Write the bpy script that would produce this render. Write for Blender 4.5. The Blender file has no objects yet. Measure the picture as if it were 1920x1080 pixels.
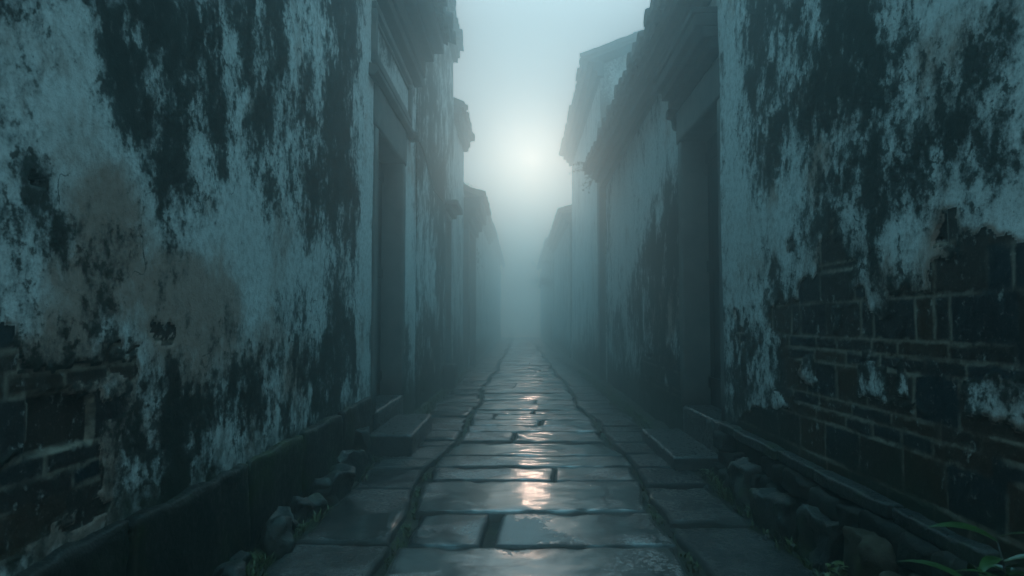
import bpy, bmesh, math, random
import numpy as np
from mathutils import Vector, Matrix, noise as mn

random.seed(7)
R = math.radians
scene = bpy.context.scene
COL = scene.collection

# ------------------------------------------------------------------ noise
_rng = np.random.default_rng(11)
_TAB = _rng.random((256, 256))

def vnoise(x, y, seed=0):
    x = np.asarray(x, float) + seed * 17.13
    y = np.asarray(y, float) + seed * 9.71
    xi = np.floor(x).astype(int); yi = np.floor(y).astype(int)
    fx = x - xi; fy = y - yi
    fx = fx * fx * (3 - 2 * fx); fy = fy * fy * (3 - 2 * fy)
    a = _TAB[xi & 255, yi & 255]; b = _TAB[(xi + 1) & 255, yi & 255]
    c = _TAB[xi & 255, (yi + 1) & 255]; d = _TAB[(xi + 1) & 255, (yi + 1) & 255]
    return (a * (1 - fx) + b * fx) * (1 - fy) + (c * (1 - fx) + d * fx) * fy

def fbm(x, y, oct=4, seed=0, gain=.5):
    s = 0; a = 1; t = 0
    for i in range(oct):
        s = s + a * vnoise(np.asarray(x) * 2 ** i, np.asarray(y) * 2 ** i, seed + i * 3)
        t += a; a *= gain
    return s / t

def sstep(a, b, x):
    t = np.clip((x - a) / (b - a), 0, 1)
    return t * t * (3 - 2 * t)

# ------------------------------------------------------------------ objects
def tag(o, label=None, cat=None, group=None, kind=None):
    if label: o['label'] = label
    if cat: o['category'] = cat
    if group: o['group'] = group
    if kind: o['kind'] = kind
    return o

def thing(name, loc, label, cat, group=None):
    o = bpy.data.objects.new(name, None); COL.objects.link(o)
    o.location = loc; o.empty_display_size = .2
    return tag(o, label, cat, group)

class MB:
    """collects vertices and faces (world coordinates) for ONE mesh object"""
    def __init__(s): s.v = []; s.f = []; s.a = {}
    def add(s, vs, fs, **attr):
        n = len(s.v); s.v.extend([tuple(p) for p in vs])
        s.f.extend([tuple(i + n for i in f) for f in fs])
        for k, val in attr.items():
            s.a.setdefault(k, {})
            for i in range(len(vs)): s.a[k][n + i] = val[i] if hasattr(val, '__len__') else val
    def box(s, x0, x1, y0, y1, z0, z1):
        vs = [(x, y, z) for x in (x0, x1) for y in (y0, y1) for z in (z0, z1)]
        s.add(vs, [(0, 1, 3, 2), (4, 6, 7, 5), (0, 4, 5, 1), (2, 3, 7, 6), (0, 2, 6, 4), (1, 5, 7, 3)])
    def stone(s, x0, x1, y0, y1, z0, z1, r=.02, amp=.006, freq=6, cuts=8, rot=0, seed=0, taper=0):
        bm = bmesh.new(); bmesh.ops.create_cube(bm, size=2)
        bmesh.ops.subdivide_edges(bm, edges=bm.edges[:], cuts=cuts, use_grid_fill=True)
        h = Vector(((x1 - x0) / 2, (y1 - y0) / 2, (z1 - z0) / 2)); c = Vector(((x0 + x1) / 2, (y0 + y1) / 2, (z0 + z1) / 2))
        r = min(r, min(h) * .95); M = Matrix.Rotation(rot, 3, 'Z'); vs = []
        for v in bm.verts:
            p = Vector([math.copysign(abs(q) ** .8, q) for q in v.co])
            p = Vector((p.x * h.x, p.y * h.y, p.z * h.z))
            q = Vector([max(-h[i] + r, min(h[i] - r, p[i])) for i in range(3)])
            d = p - q
            n = d.normalized() if d.length > 1e-9 else Vector((0, 0, 0))
            if d.length > r: p = q + n * r
            w = c + p
            k = mn.noise_vector(w * freq + Vector((seed * 3.1, seed, 0)))
            k2 = mn.noise_vector(w * freq * 3.3 + Vector((seed * 1.1, seed, 5)))
            p = p + k * amp + k2 * amp * .4
            if taper: p.x *= 1 - taper * (p.z / h.z); p.y *= 1 - taper * (p.z / h.z)
            vs.append(c + M @ p)
        bm.verts.index_update()
        s.add(vs, [[v.index for v in f.verts] for f in bm.faces]); bm.free()
    def tube(s, pts, rad, seg=8, caps=True):
        pts = [Vector(p) for p in pts]; n = len(pts); vs = []; fs = []
        if not hasattr(rad, '__len__'): rad = [rad] * n
        for i, p in enumerate(pts):
            t = (pts[min(i + 1, n - 1)] - pts[max(i - 1, 0)]).normalized()
            u = t.cross(Vector((0, 0, 1)) if abs(t.z) < .9 else Vector((1, 0, 0))).normalized(); w = t.cross(u)
            for k in range(seg):
                a = 2 * math.pi * k / seg
                vs.append(p + (u * math.cos(a) + w * math.sin(a)) * rad[i])
        for i in range(n - 1):
            for k in range(seg):
                k2 = (k + 1) % seg
                fs.append((i * seg + k, i * seg + k2, (i + 1) * seg + k2, (i + 1) * seg + k))
        if caps: fs.append(tuple(range(seg))[::-1]); fs.append(tuple((n - 1) * seg + k for k in range(seg)))
        s.add(vs, fs)
    def build(s, name, mat, parent=None, smooth=False):
        me = bpy.data.meshes.new(name)
        off = Vector(parent.location) if parent else Vector((0, 0, 0))
        if parent and parent.parent: off = off + Vector(parent.parent.location)
        me.from_pydata([(p[0] - off.x, p[1] - off.y, p[2] - off.z) for p in s.v], [], s.f)
        for k, d in s.a.items():
            at = me.attributes.new(k, 'FLOAT', 'POINT')
            at.data.foreach_set('value', [float(d.get(i, 0)) for i in range(len(s.v))])
        bm = bmesh.new(); bm.from_mesh(me); bmesh.ops.recalc_face_normals(bm, faces=bm.faces[:]); bm.to_mesh(me); bm.free()
        if smooth: me.polygons.foreach_set('use_smooth', [True] * len(me.polygons))
        me.materials.append(mat)
        o = bpy.data.objects.new(name, me); COL.objects.link(o)
        if parent: o.parent = parent
        return o

# ------------------------------------------------------------------ materials
def mat(name):
    m = bpy.data.materials.new(name); m.use_nodes = True
    nt = m.node_tree; nt.nodes.clear()
    out = nt.nodes.new('ShaderNodeOutputMaterial'); b = nt.nodes.new('ShaderNodeBsdfPrincipled')
    nt.links.new(b.outputs[0], out.inputs[0])
    return m, nt, b

class N:
    def __init__(s, nt): s.nt = nt
    def _in(s, sock, v):
        if hasattr(v, 'is_output') or isinstance(v, bpy.types.NodeSocket): s.nt.links.new(v, sock)
        elif isinstance(v, (tuple, list)): sock.default_value = (*v, 1) if len(v) == 3 and sock.type == 'RGBA' else v
        else: sock.default_value = v
    def coord(s, scale=(1, 1, 1), kind='Object'):
        tc = s.nt.nodes.new('ShaderNodeTexCoord'); mp = s.nt.nodes.new('ShaderNodeMapping')
        mp.inputs['Scale'].default_value = scale
        s.nt.links.new(tc.outputs[kind], mp.inputs[0]); return mp.outputs[0]
    def wcoord(s, scale=(1, 1, 1)):
        g = s.nt.nodes.new('ShaderNodeNewGeometry'); mp = s.nt.nodes.new('ShaderNodeMapping')
        mp.inputs['Scale'].default_value = scale
        s.nt.links.new(g.outputs['Position'], mp.inputs[0]); return mp.outputs[0]
    def noise(s, co, scale, detail=4, rough=.55, dist=0):
        n = s.nt.nodes.new('ShaderNodeTexNoise'); s.nt.links.new(co, n.inputs['Vector'])
        n.inputs['Scale'].default_value = scale; n.inputs['Detail'].default_value = detail
        n.inputs['Roughness'].default_value = rough; n.inputs['Distortion'].default_value = dist
        return n.outputs['Fac']
    def math(s, op, a, b=None, clamp=False):
        n = s.nt.nodes.new('ShaderNodeMath'); n.operation = op; n.use_clamp = clamp
        s._in(n.inputs[0], a)
        if b is not None: s._in(n.inputs[1], b)
        return n.outputs[0]
    def ss(s, x, a, b, lo=0., hi=1.):
        n = s.nt.nodes.new('ShaderNodeMapRange'); n.interpolation_type = 'SMOOTHSTEP'
        s._in(n.inputs[0], x); n.inputs[1].default_value = a; n.inputs[2].default_value = b
        n.inputs[3].default_value = lo; n.inputs[4].default_value = hi
        return n.outputs[0]
    def mix(s, f, a, b):
        n = s.nt.nodes.new('ShaderNodeMix'); n.data_type = 'RGBA'
        s._in(n.inputs[0], f); s._in(n.inputs[6], a); s._in(n.inputs[7], b)
        return n.outputs[2]
    def attr(s, name):
        n = s.nt.nodes.new('ShaderNodeAttribute'); n.attribute_name = name; return n.outputs['Fac']
    def bump(s, h, strength=.4, dist=.01, nrm=None):
        n = s.nt.nodes.new('ShaderNodeBump'); n.inputs['Strength'].default_value = strength
        n.inputs['Distance'].default_value = dist; s.nt.links.new(h, n.inputs['Height'])
        if nrm is not None: s.nt.links.new(nrm, n.inputs['Normal'])
        return n.outputs[0]
    def sep(s, v):
        n = s.nt.nodes.new('ShaderNodeSeparateXYZ'); s.nt.links.new(v, n.inputs[0]); return n.outputs

def m_wall():
    m, nt, b = mat('aged limewash'); n = N(nt)
    w = n.wcoord(); wv = n.wcoord((1, 1, .75)); 
    stain = n.attr('stain'); wash = n.attr('wash'); expo = n.attr('expo'); tint = n.attr('tint'); mort = n.attr('mort'); damp_shade = n.attr('damp_shade')
    n1 = n.noise(wv, 14, 8, .68); n2 = n.noise(w, 70, 6, .7); n3 = n.noise(wv, 3.1, 6, .6); n4 = n.noise(w, 28, 7, .7)
    c = n.mix(n3, (.72, .73, .72), (.42, .43, .42))
    c = n.mix(n.ss(n4, .42, .7, 0, .6), c, (.20, .19, .175))
    wf = n.math('MULTIPLY', n.ss(n.math('ADD', wash, n.math('MULTIPLY', n.math('SUBTRACT', n1, .5), .9)), .25, .75), .8)
    c = n.mix(wf, c, (.25, .145, .105))
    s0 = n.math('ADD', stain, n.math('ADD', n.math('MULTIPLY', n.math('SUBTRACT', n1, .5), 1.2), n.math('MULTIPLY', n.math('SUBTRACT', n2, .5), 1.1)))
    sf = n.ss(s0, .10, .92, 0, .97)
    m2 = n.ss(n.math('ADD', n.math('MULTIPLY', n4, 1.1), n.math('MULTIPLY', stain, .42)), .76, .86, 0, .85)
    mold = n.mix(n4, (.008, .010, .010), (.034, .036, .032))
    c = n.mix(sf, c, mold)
    c = n.mix(m2, c, (.02, .021, .018))
    spk = n.ss(n2, .60, .68, 0, .7)
    c = n.mix(spk, c, (.06, .055, .05))
    vo = nt.nodes.new('ShaderNodeTexVoronoi'); vo.feature = 'DISTANCE_TO_EDGE'; vo.inputs['Scale'].default_value = 1.7
    wp = nt.nodes.new('ShaderNodeVectorMath'); wp.operation = 'ADD'; nz = nt.nodes.new('ShaderNodeTexNoise'); nz.inputs['Scale'].default_value = 5; nz.inputs['Detail'].default_value = 6
    nt.links.new(w, nz.inputs['Vector']); sc = nt.nodes.new('ShaderNodeVectorMath'); sc.operation = 'SCALE'; sc.inputs['Scale'].default_value = .35
    nt.links.new(nz.outputs['Color'], sc.inputs[0]); nt.links.new(w, wp.inputs[0]); nt.links.new(sc.outputs[0], wp.inputs[1]); nt.links.new(wp.outputs[0], vo.inputs['Vector'])
    crk = n.math('MULTIPLY', n.ss(vo.outputs['Distance'], .002, .007, 1, 0), n.ss(n3, .5, .58))
    c = n.mix(n.math('MULTIPLY', crk, .85), c, (.02, .018, .016))
    # brick
    bc = n.mix(tint, (.012, .018, .023), (.046, .026, .017))
    bc = n.mix(n.ss(n4, .4, .75, 0, .7), bc, (.018, .018, .018))
    bc = n.mix(n.ss(n2, .55, .72, 0, .5), bc, (.2, .18, .16))
    bc = n.mix(n.ss(n.math('ADD', n4, n.math('MULTIPLY', n1, .5)), .84, .96, 0, .8), bc, (.34, .33, .31))
    mf = n.math('MULTIPLY', mort, n.ss(n.math('ADD', n4, n.math('MULTIPLY', n3, .4)), .45, .75))
    bc = n.mix(mf, bc, (.22, .18, .145))
    ef = n.ss(n.math('ADD', expo, n.math('MULTIPLY', n.math('SUBTRACT', n4, .5), .5)), .42, .58)
    c = n.mix(ef, c, bc)
    # damp mossy foot, darkened further to paint a vignette into the lower corners
    df = n.ss(n.math('ADD', damp_shade, n.math('MULTIPLY', n.math('SUBTRACT', n1, .5), .8)), .3, .8, 0, .9)
    c = n.mix(df, c, n.mix(n4, (.012, .014, .013), (.03, .034, .018)))
    nt.links.new(c, b.inputs['Base Color'])
    rg = n.math('SUBTRACT', .85, n.math('MULTIPLY', df, .3))
    nt.links.new(rg, b.inputs['Roughness'])
    b.inputs['Specular IOR Level'].default_value = .015
    h = n.math('ADD', n.math('MULTIPLY', n4, .6), n.math('ADD', n.math('MULTIPLY', n2, .25), n.math('MULTIPLY', sf, -.15)))
    nt.links.new(n.bump(h, .55, .012), b.inputs['Normal'])
    return m

def m_stone(name, c0, c1, rough=(.3, .6), moss=0., scale=8., bump=.5, spec=.5):
    m, nt, b = mat(name); n = N(nt); w = n.wcoord()
    a = n.noise(w, scale, 7, .65); d = n.noise(w, scale * 6, 6, .7)
    c = n.mix(n.ss(a, .3, .7), c0, c1)
    if moss:
        g = n.ss(n.noise(w, scale * .6, 5, .7), .62 - .25 * moss, .78 - .2 * moss, 0, .85)
        c = n.mix(g, c, n.mix(d, (.012, .018, .008), (.04, .05, .015)))
    nt.links.new(c, b.inputs['Base Color'])
    nt.links.new(n.ss(d, .3, .7, rough[0], rough[1]), b.inputs['Roughness'])
    b.inputs['Specular IOR Level'].default_value = spec
    nt.links.new(n.bump(n.math('ADD', a, n.math('MULTIPLY', d, .4)), bump, .015), b.inputs['Normal'])
    return m

def m_paving():
    m, nt, b = mat('wet flagstone'); n = N(nt); w = n.wcoord()
    rnd = n.attr('rnd'); wet = n.attr('wet'); GL_ = n.attr('gloss'); ED_ = n.attr('edge'); WO_ = n.attr('worn')
    a = n.noise(w, 5, 6, .6); d = n.noise(w, 45, 6, .7); e = n.noise(w, 1.7, 4, .55, .6); g = n.noise(w, 140, 4, .7)
    c = n.mix(rnd, (.014, .018, .020), (.040, .036, .033))
    c = n.mix(n.ss(a, .4, .7, 0, .6), c, (.018, .02, .022))
    c = n.mix(n.ss(d, .52, .7, 0, .6), c, (.10, .088, .075)); c = n.mix(n.ss(g, .6, .68, 0, .8), c, (.006, .007, .008))
    nt.links.new(c, b.inputs['Base Color'])
    p = n.math('ADD', n.math('ADD', e, n.math('MULTIPLY', n.math('SUBTRACT', d, .5), .55)), n.math('MULTIPLY', n.math('SUBTRACT', wet, .5), .5))
    p = n.math('ADD', p, n.math('MULTIPLY', WO_, .10))
    dry = n.ss(p, .53, .60, 1, 0)      # 1 = merely damp, 0 = standing film of water
    nt.links.new(n.math('MULTIPLY', n.math('MULTIPLY', GL_, n.math('SUBTRACT', 1., n.math('MULTIPLY', n.ss(n.math('SUBTRACT', n.noise(w, 2.6, 5, .6, .4), n.math('MULTIPLY', WO_, .12)), .44, .56), .85))), n.math('SUBTRACT', 1., n.math('MULTIPLY', ED_, .92))), b.inputs['Specular IOR Level'])
    ro = n.math('ADD', n.math('ADD', n.math('ADD', .08, n.math('MULTIPLY', WO_, n.ss(e, .35, .6, .11, .03))), n.math('MULTIPLY', ED_, .2)), n.math('MULTIPLY', dry, n.ss(d, .3, .7, .08, .26)))
    nt.links.new(ro, b.inputs['Roughness'])
    b.inputs['IOR'].default_value = 2.3
    h = n.math('ADD', n.math('MULTIPLY', d, .55), n.math('MULTIPLY', g, .3))
    bp = nt.nodes.new('ShaderNodeBump'); bp.inputs['Distance'].default_value = .01
    nt.links.new(h, bp.inputs['Height']); nt.links.new(n.math('ADD', .045, n.math('MULTIPLY', dry, .8)), bp.inputs['Strength'])
    nt.links.new(n.bump(a, .05, .02, bp.outputs[0]), b.inputs['Normal'])
    return m

def m_simple(name, col, rough=.7, spec=.4, var=.4, scale=12, trans=0, bump=.2):
    m, nt, b = mat(name); n = N(nt); w = n.wcoord()
    a = n.noise(w, scale, 6, .65)
    c = n.mix(a, tuple(x * (1 - var) for x in col), tuple(x * (1 + var) for x in col))
    nt.links.new(c, b.inputs['Base Color']); b.inputs['Roughness'].default_value = rough
    b.inputs['Specular IOR Level'].default_value = spec
    if bump: nt.links.new(n.bump(a, bump, .01), b.inputs['Normal'])
    return m

def m_wood():
    m, nt, b = mat('old door wood'); n = N(nt); w = n.wcoord((1, 1, .06))
    a = n.noise(w, 60, 6, .6, .4); c = n.mix(a, (.005, .006, .007), (.018, .018, .017))
    nt.links.new(c, b.inputs['Base Color']); b.inputs['Roughness'].default_value = .7; b.inputs['Specular IOR Level'].default_value = .08
    nt.links.new(n.bump(a, .3, .006), b.inputs['Normal']); return m

M_WALL = m_wall()
M_PAVE = m_paving()
M_FRAME = m_stone('grey door stone', (.08, .085, .085), (.15, .14, .13), (.6, .9), .0, 5, .3, .02)
M_PLINTH = m_stone('dark plinth stone', (.006, .007, .007), (.02, .018, .015), (.3, .7), .6, 5, 1., .16)
M_STEP = m_stone('wet step stone', (.016, .02, .022), (.035, .034, .032), (.16, .5), .15, 7, .7, .3)
M_ROCK = m_stone('wet dark rock', (.012, .016, .018), (.034, .034, .03), (.2, .6), .5, 7, 1., .2)
M_BROCK = m_stone('brown rubble rock', (.022, .018, .014), (.06, .047, .036), (.5, .8), .3, 9, 1., .04)
M_RUB = m_stone('black footing stone', (.010, .012, .013), (.032, .028, .024), (.5, .85), .3, 9, 1.0, .04)
M_TILE = m_stone('grey roof tile', (.02, .025, .027), (.05, .055, .055), (.6, .9), .25, 10, .4, .03)
M_SOIL = m_stone('mossy soil', (.010, .010, .009), (.026, .022, .016), (.5, .9), .6, 9, .9, .12)
M_WOOD = m_wood()
M_LEAF = m_simple('leaf green', (.022, .05, .013), .3, .5, .5, 30)
M_WEED = m_simple('weed green', (.045, .06, .016), .55, .4, .5, 40)
M_TWIG = m_simple('twig brown', (.03, .028, .024), .8)
M_CABLE = m_simple('cable rubber', (.03, .034, .036), .6)
M_BARK = m_simple('bark', (.04, .036, .03), .9)

# ------------------------------------------------------------------ walls
ROWS = [.0, .17, .33, .39, .55, .61, .665, .82, .878, .935, 1.09, 1.225, 1.26, 1.40, 1.455, 1.60, 1.66, 1.81]
def bricks(s, z, seed):
    """returns (edge distance, per-brick random, per-brick random 2)"""
    rg = np.random.default_rng(seed)
    dist = np.full(s.shape, .0); rnd = np.zeros(s.shape); rnd2 = np.zeros(s.shape)
    for i in range(len(ROWS) - 1):
        z0, z1 = ROWS[i], ROWS[i + 1]; k = (z >= z0) & (z < z1)
        tall = z1 - z0 > .1
        ed = [-1.5]
        while ed[-1] < 13:
            ed.append(ed[-1] + (rg.choice([.29, .26, .1, .31]) if tall else rg.choice([.28, .2, .3])) + rg.uniform(-.015, .015))
        ed = np.array(ed); r1 = rg.random(len(ed)); r2 = rg.random(len(ed))
        if not k.any(): continue
        sk = s[k]; j = np.clip(np.searchsorted(ed, sk) - 1, 0, len(ed) - 2)
        d = np.minimum(np.minimum(sk - ed[j], ed[j + 1] - sk), np.minimum(z[k] - z0, z1 - z[k]))
        dist[k] = d; rnd[k] = r1[j]; rnd2[k] = r2[j]
    return dist, rnd, rnd2

def inpoly(x, y, poly):
    r = np.zeros(x.shape, bool); n = len(poly)
    for i in range(n):
        x0, y0 = poly[i]; x1, y1 = poly[(i + 1) % n]
        if y0 == y1: continue
        c = ((y0 > y) != (y1 > y)) & (x < (x1 - x0) * (y - y0) / (y1 - y0) + x0)
        r ^= c
    return r

def axis(a, b, fine, extra=()):
    """grid lines from a to b; fine(t) gives the spacing at t; extra lines are hit exactly"""
    out = [a]
    while out[-1] < b: out.append(out[-1] + fine(out[-1]))
    out[-1] = b; out = np.array(out)
    for e in extra:
        i = np.argmin(abs(out - e)); 
        if 0 < i < len(out) - 1: out[i] = e
    return np.unique(out)

def wall(name, parent, side, xfun, ys, zs, holes=(), seed=0, expose=(), keep=(), blobs=(), stain=(.35, .5), foot=.5, washes=(), relief=.55, recess=()):
    """plastered wall along the alley. side -1: left wall (faces +X); +1: right wall (faces -X)."""
    Y, Z = np.meshgrid(ys, zs, indexing='ij')
    j1 = (fbm(Y * 22, Z * 22, 3, seed + 40) - .5); j2 = (fbm(Y * 22, Z * 22, 3, seed + 50) - .5)
    k1 = (fbm(Y * 5, Z * 5, 2, seed + 60) - .5)
    Yj = Y + j1 * .05 + k1 * .03; Zj = Z + j2 * .05
    ex = np.zeros(Y.shape)
    for p in expose: ex = np.maximum(ex, inpoly(Yj, Zj, p))
    kp = np.zeros(Y.shape)
    for p in keep: kp = np.maximum(kp, inpoly(Yj, Zj, p))
    ex = ex * (1 - kp)
    d, r1, r2 = bricks(Y + j1 * .012, Z + j2 * .014, seed + 5)
    mort = 1 - sstep(.003, .011, d)
    # stains
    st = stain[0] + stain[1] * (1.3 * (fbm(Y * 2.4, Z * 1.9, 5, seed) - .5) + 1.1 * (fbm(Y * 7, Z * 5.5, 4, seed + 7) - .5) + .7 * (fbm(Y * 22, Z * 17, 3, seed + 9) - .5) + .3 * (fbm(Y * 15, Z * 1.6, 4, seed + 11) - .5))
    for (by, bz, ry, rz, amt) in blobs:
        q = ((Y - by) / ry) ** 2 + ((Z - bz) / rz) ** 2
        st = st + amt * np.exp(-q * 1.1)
    wa = np.zeros(Y.shape) + 1.3 * (fbm(Y * 3.2, Z * 2.6, 5, seed + 21) - .40)
    for (by, bz, ry, rz, amt) in washes:
        wa = wa + amt * np.exp(-(((Y - by) / ry) ** 2 + ((Z - bz) / rz) ** 2))
    if ex.any():      # crumbling brown undercoat round every hole in the plaster
        rg_ = ex.copy()
        for _ in range(7):
            rg_ = (rg_ + np.roll(rg_, 1, 0) + np.roll(rg_, -1, 0) + np.roll(rg_, 1, 1) + np.roll(rg_, -1, 1)) / 5
        q_ = fbm(Y * 12, Z * 12, 3, seed + 33)
        wa = wa + 1.6 * rg_ * (1 - ex) * (q_ + .3); st = st + .9 * rg_ * (1 - ex) * sstep(.4, .6, q_)
        mort = mort * sstep(.25, .55, fbm(Y * 4, Z * 6, 3, seed + 35))
    dm = np.clip(1.05 - Z / max(foot, .01), 0, 1.1) if foot else Z * 0  # damp band at the foot, made taller to paint in vignette shade
    dm = dm + .35 * (fbm(Y * 4, Z * 2, 3, seed + 31) - .5) * (dm > 0)
    # relief toward the alley
    und = .022 * (fbm(Y * 1.3, Z * 1.3, 3, seed + 70) - .5) + .006 * (fbm(Y * 8, Z * 8, 3, seed + 71) - .5)
    pl = .003 + .002 * fbm(Y * 30, Z * 30, 2, seed + 72)
    br = -.005 + .006 * (r2 - .5) - .003 * mort + .003 * (fbm(Y * 40, Z * 40, 2, seed + 73) - .5)
    br = np.where(r2 < .06, br - .03, br)
    D = und + relief * (pl * (1 - ex) + br * ex)
    for (y0, y1, z0, z1, dep) in recess:
        m = (Yj > y0) & (Yj < y1) & (Zj > z0) & (Zj < z1); D = np.where(m, D - dep, D); ex = np.where(m, 1, ex); mort = np.where(m, 0, mort)
    X = xfun(Y) - side * D
    nY, nZ = Y.shape
    off = parent.location
    co = np.stack([X - off.x, Y - off.y, Z - off.z], -1).reshape(-1, 3)
    idx = np.arange(nY * nZ).reshape(nY, nZ)
    yc = (Y[:-1, :-1] + Y[1:, 1:]) / 2; zc = (Z[:-1, :-1] + Z[1:, 1:]) / 2
    ok = np.ones(yc.shape, bool)
    for (y0, y1, z0, z1) in holes: ok &= ~((yc > y0) & (yc < y1) & (zc > z0) & (zc < z1))
    q = np.stack([idx[:-1, :-1], idx[1:, :-1], idx[1:, 1:], idx[:-1, 1:]], -1)
    if side > 0: q = q[..., ::-1]
    q = q[ok]
    me = bpy.data.meshes.new(name)
    me.vertices.add(len(co)); me.vertices.foreach_set('co', co.ravel())
    me.loops.add(q.size); me.loops.foreach_set('vertex_index', q.ravel().astype(np.int32))
    me.polygons.add(len(q)); me.polygons.foreach_set('loop_start', np.arange(0, q.size, 4, dtype=np.int32))
    me.polygons.foreach_set('use_smooth', np.ones(len(q), bool))
    me.update(calc_edges=True)
    tint = np.clip(r1 * 1.1 - .05, 0, 1)
    for k, a in (('stain', st), ('wash', wa), ('expo', ex), ('tint', tint), ('mort', mort), ('damp_shade', dm)):
        at = me.attributes.new(k, 'FLOAT', 'POINT'); at.data.foreach_set('value', a.ravel().astype(np.float32))
    me.materials.append(M_WALL)
    o = bpy.data.objects.new(name, me); COL.objects.link(o); o.parent = parent
    return o

def plain_walls(parent, side, x, xb, y0, y1, z, ridge=None, stainv=.45, near_gable=None):
    """the house's other three walls (ends and back), gabled under the roof"""
    mb = MB(); xm = (x + xb) / 2 if ridge else None
    e = .02
    for yy in (y0, y1):
        pts = [(x + side * e, yy, -.1), (xb, yy, -.1), (xb, yy, z)]
        if ridge: pts.append((ridge[0], yy, ridge[1]))
        pts.append((x + side * e, yy, z))
        n = len(pts)
        mb.add(pts, [tuple(range(n))], stain=[stainv * .6] * 3 + [stainv * 1.6] * (n - 3))
    mb.add([(xb, y0, -.1), (xb, y1, -.1), (xb, y1, z), (xb, y0, z)], [(0, 1, 2, 3)], stain=stainv)
    return mb.build('side_wall', M_WALL, parent)

def roof(parent, side, xtip, y0, y1, ztip, slope, run, pitch=.21, rad=.055, courses=(), xwall=None, seed=1, back=True, verge=None):
    """tiled roof whose eave runs along the alley; xtip eave line, rises away from the alley"""
    rg = random.Random(seed); mb = MB()
    xr = xtip + side * run; zr = ztip + slope * run
    # boarding
    t = .05
    mb.add([(xtip + side * .03, y0, ztip), (xr, y0, zr), (xr, y1, zr), (xtip + side * .03, y1, ztip),
            (xtip + side * .03, y0, ztip - t), (xr, y0, zr - t), (xr, y1, zr - t), (xtip + side * .03, y1, ztip - t)],
           [(0, 1, 2, 3), (4, 5, 6, 7), (0, 1, 5, 4), (1, 2, 6, 5), (2, 3, 7, 6), (3, 0, 4, 7)])
    if back:
        xe = xr + side * run
        mb.add([(xr, y0, zr), (xe, y0, ztip), (xe, y1, ztip), (xr, y1, zr), (xr, y0, zr - t), (xe, y0, ztip - t), (xe, y1, ztip - t), (xr, y1, zr - t)],
               [(0, 1, 2, 3), (4, 5, 6, 7), (0, 1, 5, 4), (1, 2, 6, 5), (2, 3, 7, 6)])
    n = max(2, int((y1 - y0) / pitch)); seg = 8
    for k in range(n + 1):
        y = y0 + (y1 - y0) * k / n + rg.uniform(-.012, .012)
        lift = rg.uniform(-.012, .014); out = rg.uniform(-.03, .025)
        # cover tile (barrel) with a round end
        steps = max(2, int(run / .24)) if run < 1.2 else 5
        for j in range(steps):
            a = j / steps; bq = (j + 1) / steps
            xa = xtip - side * (out + .05) * (j == 0) + side * run * a; za = ztip + slope * run * a + lift + .012
            xb = xtip + side * run * bq; zb = ztip + slope * run * bq + lift
            vs = []
            for (xx, zz, rr) in ((xa, za, rad * 1.06), (xb, zb, rad * .9)):
                for i in range(seg + 1):
                    an = math.pi * (i / seg) * 1.24 - .12 * math.pi
                    vs.append((xx, y + rr * math.cos(an), zz + rr * math.sin(an)))
            fs = [(i, i + 1, seg + 2 + i, seg + 1 + i) for i in range(seg)]
            fs.append(tuple(range(seg + 1)))
            mb.add(vs, fs)
        # drip tile between
        if k < n:
            yc = y + (y1 - y0) / n / 2; hw = pitch * .36; vs = []; dl = rg.uniform(-.01, .012)
            for i in range(7):
                an = math.pi * i / 6
                for xx in (xtip - side * (out * .5 + .01), xtip + side * .12):
                    zz = (0 if xx == xtip + side * .12 else -.012)
                    vs.append((xx, yc - hw * math.cos(an), ztip + dl + zz - .055 * math.sin(an) + .01))
            mb.add(vs, [(2 * i, 2 * i + 2, 2 * i + 3, 2 * i + 1) for i in range(6)] + [tuple(range(0, 14, 2))])
    if verge is not None:      # tiles laid along the gable edge
        nn = int(run / .16)
        for k in range(nn + 1):
            a = k / nn; xx = xtip + side * run * a; zz = ztip + slope * run * a
            mb.tube([(xx - side * .07, verge, zz + .03 + rg.uniform(-.012, .012)), (xx + side * .1, verge, zz + .03 + slope * .17)], .055, 7)
    if back: mb.tube([(xr, y0 - .05, zr + .05), (xr, y1 + .05, zr + .05)], .09, 8)
    o = mb.build('roof', M_TILE, parent)
    if courses:
        mc = MB()
        for i, (xo, z0, z1) in enumerate(courses):
            mc.stone(min(xo, xwall + side * .05), max(xo, xwall + side * .05), y0 + .01 * i, y1 - .01 * i, z0, z1, .008, .005, 5, 10, seed=seed + i)
        mc.build('eave_course', M_TILE, parent, True)
    return o

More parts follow.
